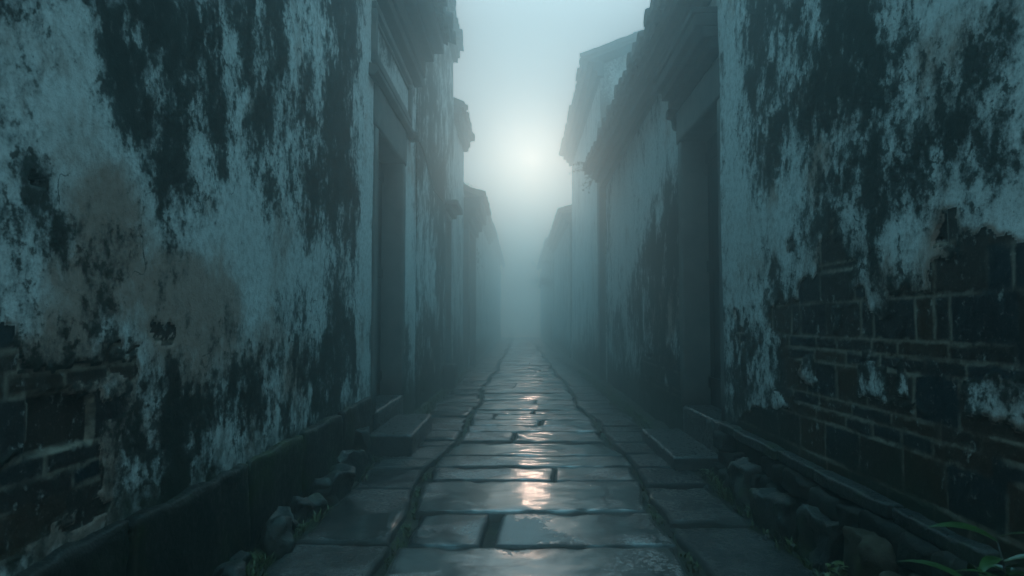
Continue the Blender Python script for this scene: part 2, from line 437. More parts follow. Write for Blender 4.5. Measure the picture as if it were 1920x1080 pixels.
def door(parent, side, xw, y0, y1, z0, z1, rec, frame=.09, proud=.012, lintel_top=None, leaf=True):
    """stone surround with recessed plank leaves"""
    s = side; xin = xw + s * rec
    L = lambda a, b: (min(a, b), max(a, b))
    # jambs: outer face strip plus deep reveal
    for (a, b) in ((y0 - frame, y0), (y1, y1 + frame)):
        m = MB(); x = L(xw - s * proud, xin + s * .06); m.stone(*x, a, b, z0 - .02, z1, .008, .004, 4, 9, seed=a)
        m.build('jamb', M_FRAME, parent, True)
    m = MB(); x = L(xw - s * (proud + .006), xin + s * .055)
    m.stone(*x, y0 - frame - .02, y1 + frame + .02, z1, lintel_top or z1 + .22, .01, .004, 4, 9, seed=3); m.build('lintel', M_FRAME, parent, True)
    m = MB(); x = L(xw - s * .03, xin + s * .06); m.stone(*x, y0 - .06, y1 + .06, z0 - .28, z0 + .001, .02, .006, 5, 9, seed=4); m.build('threshold', M_STEP, parent, True)
    if leaf:
        ym = (y0 + y1) / 2
        for (a, b) in ((y0 - .02, ym - .004), (ym + .004, y1 + .02)):
            m = MB(); np_ = 4; wd = (b - a) / np_
            for i in range(np_):
                dx = random.uniform(0, .006)
                x = L(xin + s * dx, xin + s * .045); m.box(*x, a + wd * i + .003, a + wd * (i + 1) - .003, z0, z1 + .01)
            for zz in (z0 + .15, (z0 + z1) / 2, z1 - .2):
                x = L(xin - s * .016, xin + s * .02); m.box(*x, a + .02, b - .02, zz, zz + .09)
            lf = m.build('door_leaf', M_WOOD, parent)
            h = MB(); yk = ym - .07 if a < ym - .1 else ym + .07
            ring = [(xin - s * .03, yk + .035 * math.cos(t * math.pi / 8), z0 + 1.02 + .035 * math.sin(t * math.pi / 8)) for t in range(17)]
            h.tube(ring, .006, 6, False); h.tube([(xin + s * .02, yk, z0 + 1.055), (xin - s * .036, yk, z0 + 1.055)], .014, 8)
            hb = h.build('ring_handle', M_CABLE, None, True); hb.parent = lf; hb.location = -parent.location

H = 'old houses along the alley'
XL = lambda y: -1.21 + 0 * y

# ---- near left house -------------------------------------------------
def L(px, py, x=1.21):
    y = 1280 * x / (975 - px); return (y, 1 + (605 - py) * y / 1280)
def Rr(px, py, x=1.37):
    y = 1280 * x / (px - 975); return (y, 1 + (605 - py) * y / 1280)
def z2(*p): return [L(u / 2.7, 380 + v / 2.7) for u, v in p]
def z3(*p): return [L(u / 2.7, 680 + v / 2.7) for u, v in p]
def r4(*p): return [Rr(1340 + u / 2.7, 350 + v / 2.7) for u, v in p]
def r5(*p): return [Rr(1340 + u / 2.84, 700 + v / 2.84) for u, v in p]

h1 = thing('old_house', (-1.21, 3.3, 0), 'nearest house on the left, white plaster streaked with black mould above a dark stone plinth', 'house', H)
D1 = (5.68, 6.92, .27, 2.63)
ys = axis(-1.2, 7.85, lambda t: .12 if t < 1.2 else max(.006, .0042 * t), (D1[0], D1[1]))
zs = axis(-.1, 5.2, lambda t: .009 if t < 1.45 else (.016 if t < 3.7 else .1), (D1[2], D1[3]))
left_exp = [
    z2((-60, 850), (270, 850), (290, 830), (340, 815), (480, 800), (680, 805), (678, 930), (650, 970), (628, 1085), (545, 1110)) + z3((530, 290), (520, 640), (470, 660), (580, 690), (575, 750), (400, 840), (280, 870), (100, 960), (-60, 1010)),
    z2((-40, 590), (50, 630), (30, 700), (95, 770), (165, 845), (-60, 850)),
    z2((510, 690), (530, 740), (540, 720), (605, 700), (610, 745), (545, 760), (540, 805), (495, 800)),
    z2((630, 680), (720, 680), (725, 690), (640, 688)), z2((630, 735), (715, 725), (725, 740), (640, 745)),
    z2((760, 612), (850, 606), (900, 630), (895, 680), (770, 672)), z2((778, 685), (885, 685), (880, 722), (780, 720)),
]
# plates of brick pattern in the lower left keep the mortar; the near end behind the camera is a plain continuation
lb = lambda px, py, rx, ry, a: (*L(px, py), rx, ry, a)
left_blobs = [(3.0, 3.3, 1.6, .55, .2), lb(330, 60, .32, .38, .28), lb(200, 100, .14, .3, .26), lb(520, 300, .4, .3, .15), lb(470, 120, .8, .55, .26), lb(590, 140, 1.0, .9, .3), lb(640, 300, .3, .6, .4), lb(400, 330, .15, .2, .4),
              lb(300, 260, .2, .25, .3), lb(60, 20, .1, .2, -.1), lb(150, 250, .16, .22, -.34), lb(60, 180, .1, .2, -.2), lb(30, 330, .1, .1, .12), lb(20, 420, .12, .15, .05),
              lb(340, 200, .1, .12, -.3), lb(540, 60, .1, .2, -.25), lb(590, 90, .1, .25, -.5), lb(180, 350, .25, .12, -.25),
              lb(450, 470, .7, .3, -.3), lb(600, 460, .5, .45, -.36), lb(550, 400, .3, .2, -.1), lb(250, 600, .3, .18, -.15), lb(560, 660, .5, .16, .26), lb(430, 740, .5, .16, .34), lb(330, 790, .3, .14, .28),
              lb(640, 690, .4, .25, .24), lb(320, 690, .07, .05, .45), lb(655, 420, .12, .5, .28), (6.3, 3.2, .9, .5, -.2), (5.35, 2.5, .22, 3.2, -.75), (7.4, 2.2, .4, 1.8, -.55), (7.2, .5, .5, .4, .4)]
left_wash = [lb(80, 740, .2, .2, .7), lb(160, 900, .2, .2, .6), lb(190, 470, .2, .16, .38), lb(300, 540, .25, .2, .28), lb(390, 600, .4, .25, .4), lb(480, 600, .5, .25, .3), lb(200, 330, .16, .12, .4), lb(540, 720, .6, .25, .45), lb(300, 780, .3, .15, .4), lb(375, 365, .1, .09, .6), lb(330, 90, .3, .3, .2)]
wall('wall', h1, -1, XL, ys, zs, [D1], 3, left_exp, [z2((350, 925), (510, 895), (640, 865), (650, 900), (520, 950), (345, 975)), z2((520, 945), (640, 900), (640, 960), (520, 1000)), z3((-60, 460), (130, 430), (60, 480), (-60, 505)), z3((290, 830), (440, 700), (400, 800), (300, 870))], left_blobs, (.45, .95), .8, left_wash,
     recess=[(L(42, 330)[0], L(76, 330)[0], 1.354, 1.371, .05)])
plain_walls(h1, -1, -1.21, -6.2, -1.2, 7.85, 5.0)
door(h1, -1, -1.21, *D1, .2, .13, .02, 2.98)
pl = MB(); yy = .2
for i, ln in enumerate((1.35, .55, .9, .75, .8, .95)):
    pl.stone(-1.30, -1.165 - .01 * (i % 2), yy, yy + ln - .012, -.08, .405 + random.uniform(-.008, .008), .02, .016, 6, 16, seed=i); yy += ln
pl.build('plinth', M_PLINTH, h1, True)
md = MB(); prof = [(-1.22, 2.985), (-1.17, 2.985), (-1.135, 3.01), (-1.13, 3.04), (-1.15, 3.065), (-1.19, 3.08), (-1.22, 3.08)]
vs = []; fs = []
for yq in (5.35, 7.36):
    vs += [(x, yq, z) for x, z in prof]
k = len(prof); fs = [(i, i + 1, k + i + 1, k + i) for i in range(k - 1)] + [tuple(range(k)), tuple(range(k, 2 * k))]
md.add(vs, fs); md.tube([(-1.20, 7.37, 3.03), (-1.10, 7.37, 3.03)], .06, 12); md.build('string_moulding', M_FRAME, h1)
fr = MB()
for (a, b, c, d, x) in ((5.42, 7.3, 3.12, 3.18, -1.165), (5.42, 7.3, 3.56, 3.62, -1.165), (5.42, 5.5, 3.18, 3.56, -1.165), (7.22, 7.3, 3.18, 3.56, -1.165), (5.5, 7.22, 3.21, 3.235, -1.185), (5.5, 7.22, 3.5, 3.525, -1.185)):
    fr.stone(-1.23, x, a, b, c, d, .006, .002, 4, 5)
fr.build('panel_frame', M_FRAME, h1, True)
roof(h1, -1, -.80, 5.45, 7.72, 4.24, .5, .44, .25, .085, [(-1.11, 3.70, 3.80), (-1.08, 3.80, 3.99), (-.985, 3.99, 4.08), (-.87, 4.08, 4.20)], -1.21, 5, back=False).name = 'door_hood'
roof(h1, -1, -.97, -1.2, 7.85, 5.32, .34, 2.7, .3, .06, [(-1.12, 5.0, 5.1), (-1.04, 5.1, 5.24)], -1.21, 6)

# ---- tall left house -------------------------------------------------
h2 = thing('old_house', (-1.2, 10, 0), 'tall white streaked house on the left, just beyond the hooded door, cable on its wall', 'house', H)
D2 = (10.95, 11.75, .2, 2.74)
wall('wall', h2, -1, lambda y: -1.2 + 0 * y, axis(7.87, 12.1, lambda t: .03, D2[:2]), axis(-.1, 5.75, lambda t: .03, D2[2:]), [D2], 17,
     [[(8.2, .3), (8.6, .5), (9.4, .45), (9.5, .2), (8.2, .1)]], (), [(9.2, 3.6, 1.3, 1.5, .3), (10.4, 2.6, .6, 1.2, .35), (8.2, 2.0, .35, 1.3, -.35), (9.4, 1.6, .5, .6, -.25), (9.3, .75, 1.2, .4, .35), (11.2, 4.6, .7, .9, -.1), (10.7, 1.6, .3, 1, .2)],
     (.53, .85), .8, [(9, .9, 1, .5, .5)])
plain_walls(h2, -1, -1.2, -3.7, 7.87, 12.1, 5.75, (-2.45, 6.38))
door(h2, -1, -1.2, *D2, .16, .08, .01, 2.86)
cp = MB(); cp.stone(-1.25, -1.0, 10.8, 11.9, 2.88, 2.97, .015, .008, 5, 8); cp.stone(-1.25, -1.1, 10.85, 11.85, 2.8, 2.885, .01, .005, 5, 6); cp.build('canopy', M_TILE, h2, True)
roof(h2, -1, -1.05, 7.75, 12.15, 5.95, .36, 1.4, .22, .06, [(-1.12, 5.7, 5.78), (-1.08, 5.78, 5.89)], -1.2, 8)

h3 = thing('old_house', (-1.2, 13, 0), 'narrow pale house on the left with a lower tiled eave, wedged against the tall house', 'house', H)
wall('wall', h3, -1, lambda y: -1.2 + 0 * y, axis(12.12, 14.4, lambda t: .04), axis(-.1, 4.75, lambda t: .04), (), 23, (), (), [(13, .6, 1, .5, .3)], (.28, .5), .8)
plain_walls(h3, -1, -1.2, -5, 12.12, 14.4, 4.75)
roof(h3, -1, -1.02, 12.15, 14.5, 4.92, .5, 1.9, .2, .06, [(-1.1, 4.66, 4.75), (-1.06, 4.75, 4.87)], -1.2, 9)

h4 = thing('old_house', (-1.2, 15.5, 0), 'low misty gatehouse on the left under a jutting stepped hood, half lost in the fog', 'house', H)
wall('wall', h4, -1, lambda y: -1.22 + 0 * y, axis(14.42, 17.2, lambda t: .05, (14.9, 16.0)), axis(-.1, 3.9, lambda t: .05, (.2, 2.5)), [(14.9, 16.0, .2, 2.5)], 29, (), (), (), (.35, .5), .8)
plain_walls(h4, -1, -1.22, -5, 14.42, 17.2, 3.9)
door(h4, -1, -1.22, 14.9, 16.0, .2, 2.5, .18, .09, .02)
for a in (14.42, 16.5):
    pm = MB(); pm.stone(-1.26, -1.08, a, a + .3, -.1, 3.0, .02, .005, 4, 8); pm.build('pilaster', M_FRAME, h4, True)
roof(h4, -1, -.78, 14.35, 17.0, 3.72, .34, 1.7, .2, .06, [(-1.09, 3.0, 3.12), (-1.03, 3.12, 3.26), (-.94, 3.26, 3.42), (-.84, 3.42, 3.67)], -1.22, 10)

h5 = thing('old_house', (-1.2, 21, 0), 'farthest faint house on the left, a pale wall and eave dissolving in fog', 'house', H)
wall('wall', h5, -1, lambda y: -1.24 + 0 * y, axis(18.3, 27, lambda t: .08), axis(-.1, 4.2, lambda t: .08), (), 31, (), (), (), (.3, .5), .9)
plain_walls(h5, -1, -1.24, -5, 18.3, 27, 4.2)
roof(h5, -1, -.98, 18.3, 27, 4.4, .4, 2, .22, .06, [(-1.14, 4.1, 4.2), (-1.06, 4.2, 4.35)], -1.24, 12)
h6 = thing('old_house', (-1.2, 35, 0), 'end house on the left that only shows as a tone in the fog', 'house', H)
wall('wall', h6, -1, lambda y: -1.3 + 0 * y, axis(27.1, 46, lambda t: .2), axis(-.1, 4.6, lambda t: .2), (), 33, (), (), (), (.35, .5), .9)
plain_walls(h6, -1, -1.3, -5, 27.1, 46, 4.6)
roof(h6, -1, -1.05, 27.1, 46, 4.8, .4, 2, .25, .06, (), None, 13)

# ---- near right house ------------------------------------------------
g1 = thing('old_house', (1.38, 2, 0), 'nearest house on the right, mouldy plaster broken away to dark brick at the bottom', 'house', H)
ysr = axis(-1.2, 4.62, lambda t: .12 if t < 1.3 else max(.0065, .0046 * t))
zsr = axis(-.1, 5.2, lambda t: .009 if t < 1.6 else (.016 if t < 3.4 else .1))
rexp = [r4((275, 640), (310, 610), (330, 540), (345, 590), (375, 590), (385, 555), (405, 590), (420, 520), (435, 480), (490, 470), (520, 420), (525, 290), (545, 260), (580, 262), (578, 190), (590, 145), (605, 150), (600, 262), (645, 265), (655, 370), (700, 385), (700, 420), (655, 440), (672, 560), (690, 540), (715, 490), (738, 510), (740, 570), (770, 630), (825, 690), (850, 660), (870, 580), (890, 540), (940, 530), (960, 495), (990, 500), (995, 545), (1030, 535), (1075, 530), (1090, 480), (1100, 370), (1140, 350), (1230, 340), (1250, 290), (1260, 235), (1330, 225), (1370, 210), (1400, 230), (1490, 235), (1530, 270), (1600, 285), (1900, 300), (2200, 600), (2300, 1300), (2300, 2400), (1200, 1900), (600, 1700), (60, 1340), (60, 1220), (200, 1100), (320, 1000), (318, 840), (330, 760), (275, 720)),
        r4((1100, 290), (1140, 210), (1150, 120), (1215, 85), (1235, 140), (1245, 240), (1225, 290), (1110, 305)),
        r4((95, 620), (115, 620), (125, 700), (145, 720), (145, 790), (110, 790)), r4((360, 270), (395, 260), (400, 320), (370, 340))]
rkeep = [r4((400, 950), (430, 870), (470, 850), (495, 880), (495, 1010), (440, 1000)), r4((690, 900), (760, 890), (850, 930), (850, 1080), (690, 1060)), r4((885, 910), (920, 890), (950, 950), (960, 1070), (890, 1060)),
         r4((710, 820), (760, 815), (750, 880), (710, 870)), r4((575, 600), (625, 600), (615, 740), (580, 730)),
         r5((1290, 40), (1340, 10), (1700, -20), (1800, 330), (1560, 280), (1300, 220)),
         r4((1140, 310), (1240, 292), (1240, 340), (1150, 352)), r5((720, 120), (800, 100), (1190, 220), (1000, 180)), r5((160, 60), (330, 90), (380, 170), (250, 190), (150, 160))]
rb = lambda px, py, rx, ry, a: (*Rr(px, py), rx, ry, a)
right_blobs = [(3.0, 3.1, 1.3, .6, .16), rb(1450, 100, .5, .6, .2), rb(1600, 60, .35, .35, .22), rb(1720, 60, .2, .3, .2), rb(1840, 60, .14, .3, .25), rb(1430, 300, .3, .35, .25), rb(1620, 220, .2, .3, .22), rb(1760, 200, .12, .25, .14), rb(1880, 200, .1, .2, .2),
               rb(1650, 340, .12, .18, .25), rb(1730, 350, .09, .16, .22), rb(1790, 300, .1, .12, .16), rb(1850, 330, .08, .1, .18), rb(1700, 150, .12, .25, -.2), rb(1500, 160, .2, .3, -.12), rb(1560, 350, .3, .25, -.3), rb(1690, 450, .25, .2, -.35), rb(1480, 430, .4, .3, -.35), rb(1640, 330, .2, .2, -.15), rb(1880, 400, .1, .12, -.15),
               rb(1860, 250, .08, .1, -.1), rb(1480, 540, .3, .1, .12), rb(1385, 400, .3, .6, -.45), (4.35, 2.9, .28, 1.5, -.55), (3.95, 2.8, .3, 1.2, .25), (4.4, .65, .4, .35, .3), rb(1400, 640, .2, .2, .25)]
right_wash = [rb(1700, 500, .3, .2, .35), rb(1520, 480, .15, .1, .35), rb(1900, 220, .1, .12, .4), rb(1600, 230, .3, .3, .25), rb(1500, 250, .3, .4, .2), rb(1860, 720, .12, .12, .35), rb(1880, 880, .12, .12, .5), rb(1440, 680, .3, .12, .4)]
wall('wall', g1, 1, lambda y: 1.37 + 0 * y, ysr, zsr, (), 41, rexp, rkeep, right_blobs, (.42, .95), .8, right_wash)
plain_walls(g1, 1, 1.37, 6.2, -1.2, 4.62, 5.0)
rg = random.Random(4)
for row in range(3):
    y = .9
    while y < 4.6:
        ln = rg.uniform(.14, .3); zz = row * .105 - .03
        if rg.random() > .12:
            rb_ = MB(); rb_.stone(1.30 - rg.uniform(0, .05) + row * .012, 1.42, y, min(y + ln - .01, 4.61), zz, zz + rg.uniform(.09, .115), .022, .022, 9, 6, seed=y * 7 + row); rb_.build('footing_stone', M_RUB, g1, True)
        y += ln
lg = MB(); y = 2.0
for i, ln in enumerate((.5, .62, .45, .7, .36)):
    lg.stone(1.315 + rg.uniform(-.01, .01), 1.40, y, y + ln - .012, .285, .345, .012, .008, 6, 8, seed=i); y += ln
lg.build('ledge', M_ROCK, g1, True)
roof(g1, 1, 1.13, -1.2, 4.62, 5.3, .34, 2.5, .3, .06, [(1.28, 5.0, 5.1), (1.2, 5.1, 5.24)], 1.37, 15)

# ---- second right house with the door -------------------------------
g2 = thing('old_house', (1.42, 8, 0), 'low right house with a dark doorway and a long scalloped tile eave', 'house', H)
D3 = (4.78, 5.86, .3, 2.57)
X2 = lambda y: 1.41 + .012 * (y - 4.6)
wall('wall', g2, 1, X2, axis(4.64, 11.75, lambda t: .013 if t < 7 else .025, D3[:2]), axis(-.1, 3.62, lambda t: .018, D3[2:]), [D3], 47,
     [[(5.95, .2), (5.98, .72), (6.3, .62), (6.6, .78), (7.2, .66), (8.2, .6), (8.4, .2)]], [[(6.6, .35), (6.8, .5), (6.9, .4)]],
     [(6.3, 2.9, .45, .5, -.5), (7.6, 2.75, .8, .5, -.7), (9.5, 2.6, 1.3, .9, -.6), (6.35, 1.9, .4, .6, .42), (7.3, 1.7, .7, .6, .4), (8.3, 1.2, .7, .6, .2), (9.2, 2.2, 1.2, .3, -.25), (9.8, 1.0, 1.4, .5, .1), (6.8, .7, 1, .4, .4), (10.5, 2.2, .5, 1.5, -.2), (6.0, 2, .08, 2, -.3)],
     (.44, .85), .75, [(7, 1.0, .8, .5, .45), (6.3, 1.3, .3, .3, .4)])
plain_walls(g2, 1, 1.45, 5.4, 4.64, 11.75, 3.62)
door(g2, 1, 1.42, *D3, .2, .12, .03, 2.86)
hd = MB()
for (xo, a, b) in ((1.33, 2.9, 2.98), (1.27, 2.98, 3.06), (1.22, 3.06, 3.15), (1.20, 3.15, 3.2)):
    hd.stone(xo, 1.48, 4.66, 6.08 - .02 * (xo > 1.25), a, b, .008, .006, 6, 9, seed=xo * 9)
hd.build('door_hood', M_TILE, g2, True)
bk = MB(); bk.stone(1.36, 1.48, 5.99, 6.1, 2.72, 2.9, .03, .012, 8, 6); bk.stone(1.31, 1.48, 6.0, 6.09, 2.82, 2.9, .02, .01, 8, 6); bk.build('bracket', M_TILE, g2, True)
roof(g2, 1, 1.16, 4.64, 11.85, 3.62, .42, 2.2, .24, .085, [(1.39, 3.36, 3.44), (1.31, 3.44, 3.51), (1.24, 3.51, 3.575)], 1.45, 18)

# ---- tall gabled right house ----------------------------------------
g3 = thing('old_house', (1.46, 15, 0), 'tall gabled house on the right rising pale through the fog', 'house', H)
wall('wall', g3, 1, lambda y: 1.46 + 0 * y, axis(12.12, 19.0, lambda t: .04), axis(-.1, 5.55, lambda t: .04), (), 53, (), (), [(12.6, 2, .5, 3, .12), (14, .6, 2, .5, .35), (15, 3.4, 2, 1.6, -.35)], (.3, .55), .9)
gm = MB()
nx, nz = 60, 120
for i in range(nx + 1):
    for j in range(nz + 1):
        a = i / nx; x = 1.45 + 2.85 * a
        top = 5.55 + .39 * (x - 1.2 if x < 2.75 else 4.3 - x); zz = -.1 + (top + .1) * j / nz
        gm.v.append((x, 12.12 + .012 * mn.noise((x * 2, 0, zz * 2)), zz))
nv = len(gm.v); V = np.array(gm.v)
stg = .42 + .6 * (fbm(V[:, 0] * 3, V[:, 2] * 2, 5, 81) - .5) + .3 * sstep(5.0, 4.2, V[:, 2]) - .35 * np.exp(-((V[:, 2] - 5.3) / .35) ** 2) + .35 * np.exp(-((V[:, 0] - 1.5) / .2) ** 2)
gm.a['stain'] = {i: stg[i] for i in range(nv)}
for i in range(nx):
    for j in range(nz):
        k = i * (nz + 1) + j; gm.f.append((k, k + nz + 1, k + nz + 2, k + 1))
gm.build('gable_wall', M_WALL, g3, True)
pb = MB(); pb.add([(4.3, 12.12, -.1), (4.3, 19, -.1), (4.3, 19, 5.55), (4.3, 12.12, 5.55)], [(0, 1, 2, 3)], stain=.4); pb.add([(1.46, 19, -.1), (4.3, 19, -.1), (4.3, 19, 5.55), (2.75, 19, 6.15), (1.46, 19, 5.55)], [(0, 1, 2, 3, 4)], stain=.4)
pb.build('side_wall', M_WALL, g3)
qn = MB(); qn.stone(1.40, 1.56, 12.03, 12.3, -.1, 4.6, .02, .008, 4, 10); qn.build('corner_pier', M_FRAME, g3, True)
roof(g3, 1, 1.15, 12.0, 19.1, 5.72, .39, 1.6, .22, .062, [(1.38, 5.4, 5.5), (1.3, 5.5, 5.58), (1.22, 5.58, 5.67)], 1.46, 20, verge=12.0)

g4 = thing('old_house', (1.45, 23, 0), 'low faint house on the right past the tall gable, a dim eave in fog', 'house', H)
wall('wall', g4, 1, lambda y: 1.4 + 0 * y, axis(19.15, 28, lambda t: .08), axis(-.1, 3.95, lambda t: .08), (), 61, (), (), (), (.35, .5), .9)
plain_walls(g4, 1, 1.4, 5, 19.15, 28, 3.95)
roof(g4, 1, 1.12, 19.2, 28, 4.15, .4, 2, .22, .06, [(1.3, 3.85, 3.95), (1.2, 3.95, 4.1)], 1.4, 21)
g5 = thing('old_house', (1.4, 37, 0), 'end house on the right, barely a tone in the fog', 'house', H)
wall('wall', g5, 1, lambda y: 1.38 + 0 * y, axis(29.3, 46, lambda t: .2), axis(-.1, 4.4, lambda t: .2), (), 63, (), (), (), (.35, .5), .9)
plain_walls(g5, 1, 1.38, 5, 29.3, 46, 4.4)
roof(g5, 1, 1.15, 29.3, 46, 4.6, .4, 2, .25, .06, (), None, 22)

# ------------------------------------------------------------------ ground and paving
gb = MB(); n = 60
gb.add([(-38, -14, -.11), (38, -14, -.11), (38, 51, -.11), (-38, 51, -.11)], [(0, 1, 2, 3)])
tag(gb.build('ground', M_SOIL), 'dark mossy earth under the paving and houses', None, None, 'structure')

bed = MB(); xs = np.linspace(-1.3, 1.5, 90); yb = axis(.4, 46, lambda t: max(.02, .012 * t)); nb = len(yb)
Xb, Yb = np.meshgrid(xs, yb, indexing='ij')
Zb = -.045 + .05 * (fbm(Xb * 9, Yb * 9, 4, 91) - .5) + .07 * sstep(1.0, 1.3, np.abs(Xb - .1)) * fbm(Xb * 5, Yb * 5, 3, 95)
bed.v = list(map(tuple, np.stack([Xb, Yb, Zb], -1).reshape(-1, 3)))
bed.f = [(i * nb + j, (i + 1) * nb + j, (i + 1) * nb + j + 1, i * nb + j + 1) for i in range(len(xs) - 1) for j in range(nb - 1)]
tag(bed.build('soil_bed', M_SOIL, None, True), 'mossy soil showing in the joints and along the wall foot', None, None, 'structure')

def slab(mb, xa0, xa1, xb0, xb1, y0, y1, seed, wet, zt=0., res=.03, gapx=.012, gapy=.012, gloss=1.):
    """flagstone: near edge y0 runs xa0..xa1, far edge y1 runs xb0..xb1"""
    rg = random.Random(seed); y0 += gapy; y1 -= gapy; xa0 += gapx; xb0 += gapx; xa1 -= gapx; xb1 -= gapx
    def lin(l):
        k = max(3, int(l / res)); e = [0, .006 / l, .016 / l, .032 / l]
        return np.array(e + list(np.linspace(.06 / l if .06 / l < .3 else .3, 1 - min(.06 / l, .3), k)) + [1 - t for t in e[::-1]])
    u = lin(xa1 - xa0); v = lin(y1 - y0); U, V = np.meshgrid(u, v, indexing='ij')
    X0 = xa0 + (xb0 - xa0) * V; X1 = xa1 + (xb1 - xa1) * V
    X = X0 + (X1 - X0) * U; Y = y0 + (y1 - y0) * V
    wl = 1 - sstep(0, .35, U); wr = 1 - sstep(0, .35, 1 - U); wb = 1 - sstep(0, .35, V); wt = 1 - sstep(0, .35, 1 - V)
    s = seed * 1.37
    e = lambda t, k: (fbm(t * 4, t * 0 + s + k, 4, k) - .5)
    X = X + wl * (.05 * e(Y, 1) + .01) + wr * (.05 * e(Y, 2) - .01); Y = Y + wb * (.05 * e(X, 3) + .004) + wt * (.05 * e(X, 4) - .004)
    lw = xa1 - xa0; lh = y1 - y0
    d = np.minimum(np.minimum(U, 1 - U) * lw, np.minimum(V, 1 - V) * lh)
    ch = .008 + .05 * np.clip(fbm(X * 7, Y * 7, 3, int(seed) % 50) - .52, 0, 1) * 6
    drop = .014 * (1 - np.clip(d / ch, 0, 1)) ** 2
    tx = rg.gauss(0, .005); ty = rg.gauss(0, .009)
    Z = zt + rg.uniform(-.006, .006) + tx * (X - X.mean()) + ty * (Y - Y.mean()) + .004 * (fbm(X * 2.6, Y * 2.6, 2, int(seed) % 40) - .5) + .0035 * (fbm(X * 14, Y * 18, 3, 5) - .5) + (.014 if y0 > 4.7 else .004) * (fbm(X * 4, Y * 9, 2, int(seed) % 37) - .5) - drop
    nu, nv = U.shape; base = np.stack([X, Y, Z], -1).reshape(-1, 3); idx = np.arange(nu * nv).reshape(nu, nv)
    fs = [(int(idx[i, j]), int(idx[i + 1, j]), int(idx[i + 1, j + 1]), int(idx[i, j + 1])) for i in range(nu - 1) for j in range(nv - 1)]
    ring = list(idx[:, 0]) + list(idx[-1, 1:]) + list(idx[-2::-1, -1]) + list(idx[0, -2:0:-1]); nr = len(ring); n0 = nu * nv
    low = base[ring].copy(); low[:, 2] -= .11
    fs += [(int(ring[i]), n0 + i, n0 + (i + 1) % nr, int(ring[(i + 1) % nr])) for i in range(nr)]
    mb.add(list(map(tuple, base)) + list(map(tuple, low)), fs, edge=list((1 - np.clip((d - .02) / .015, 0, 1)).ravel()) + [1.] * nr, gloss=gloss, worn=list(np.exp(-((X.ravel() - .05) / .26) ** 2)) + [0.] * nr, rnd=rg.random(), wet=wet + rg.uniform(-.22, .22))

pv = MB(); rg = random.Random(21)
def jl(y): return -.56 + .035 * math.sin(y * .9 + 1) + .03 * math.sin(y * 2.3) + .0035 * max(0, y - 4)
def jr(y): return .745 + .03 * math.sin(y * 1.1 + 2) + .025 * math.sin(y * 2.7 + 1) - .003 * max(0, y - 6)
rows = [1.3, 2.05, 3.10, 3.66, 4.38, 4.78, 5.2, 5.79, 6.32, 6.67, 7.1, 7.55]
while rows[-1] < 45: rows.append(rows[-1] + rg.uniform(.3, .62))
splits = {2: -.15, 4: .22, 7: -.06, 9: .2}
for i in range(len(rows) - 1):
    y0, y1 = rows[i], rows[i + 1]; res = .028 if y0 < 8 else .04 if y0 < 17 else .12
    q = lambda: rg.uniform(-.02, .03); a0, a1, b0, b1 = jl(y0) + q(), jr(y0) - q(), jl(y1) + q(), jr(y1) - q()
    sp = splits.get(i, None if i < 10 or rg.random() < .55 else rg.uniform(-.3, .45))
    if sp is None: slab(pv, a0, a1, b0, b1, y0, y1, 100 + i, .62 + .2 * (i in (1, 3, 4)), 0, res)
    else:
        g = .016 if i == 2 else (-.014 if i < 12 else -.03)
        slab(pv, a0, sp - g, b0, sp - g + .02, y0, y1, 200 + i, .55, 0, res); slab(pv, sp + g, a1, sp + g + .02, b1, y0 + rg.uniform(-.02, .03), y1, 300 + i, .72, 0, res)
for side in (0, 1):
    y = 1.2; k = 0
    fixed = [2.3, 3.18, 4.2, 4.75, 5.1] if side == 0 else [2.6, 3.5, 4.3, 4.8]
    while y < 44:
        y2 = fixed[k] if k < len(fixed) else y + rg.uniform(.3, .62)
        res = .035 if y < 8 else .07 if y < 16 else .15
        if side == 0: slab(pv, -1.07 + rg.uniform(-.04, .04), jl(y) - rg.uniform(-.01, .03), -1.07 + rg.uniform(-.04, .04), jl(y2) - rg.uniform(-.01, .03), y, y2, 500 + k, .5, -.004, res, gloss=.3)
        else: slab(pv, jr(y) + rg.uniform(-.01, .03), 1.2 + rg.uniform(-.05, .05), jr(y2) + rg.uniform(-.01, .03), 1.2 + rg.uniform(-.05, .05), y, y2, 700 + k, .42, -.008, res, gloss=.14)
        y = y2; k += 1
tag(pv.build('path', M_PAVE, None, True), 'wet flagstone path down the middle of the alley', None, None, 'structure')

# ------------------------------------------------------------------ steps, blocks, rocks
def one(name, args, m, label, cat, group=None, **kw):
    mb = MB(); mb.stone(*args, **kw); o = mb.build(name, m, None, True)
    c = Vector(((args[0] + args[1]) / 2, (args[2] + args[3]) / 2, args[4]))
    o.data.transform(Matrix.Translation(-c)); o.location = c
    return tag(o, label, cat, group)
one('stone_step', (-1.16, -.815, 5.2, 6.42, -.02, .15), M_STEP, 'thick wet stone step below the hooded door on the left', 'step', r=.022, amp=.007, cuts=24, freq=5)
one('stone_step', (1.05, 1.385, 4.72, 6.0, -.02, .085), M_STEP, 'low wet stone step below the dark doorway on the right', 'step', r=.02, amp=.008, cuts=24, freq=5)
one('stone_block', (-1.17, -.98, 10.3, 10.75, -.02, .36), M_PLINTH, 'squat dark stone block against the foot of the tall left house', 'stone block', r=.03, amp=.01, cuts=8)

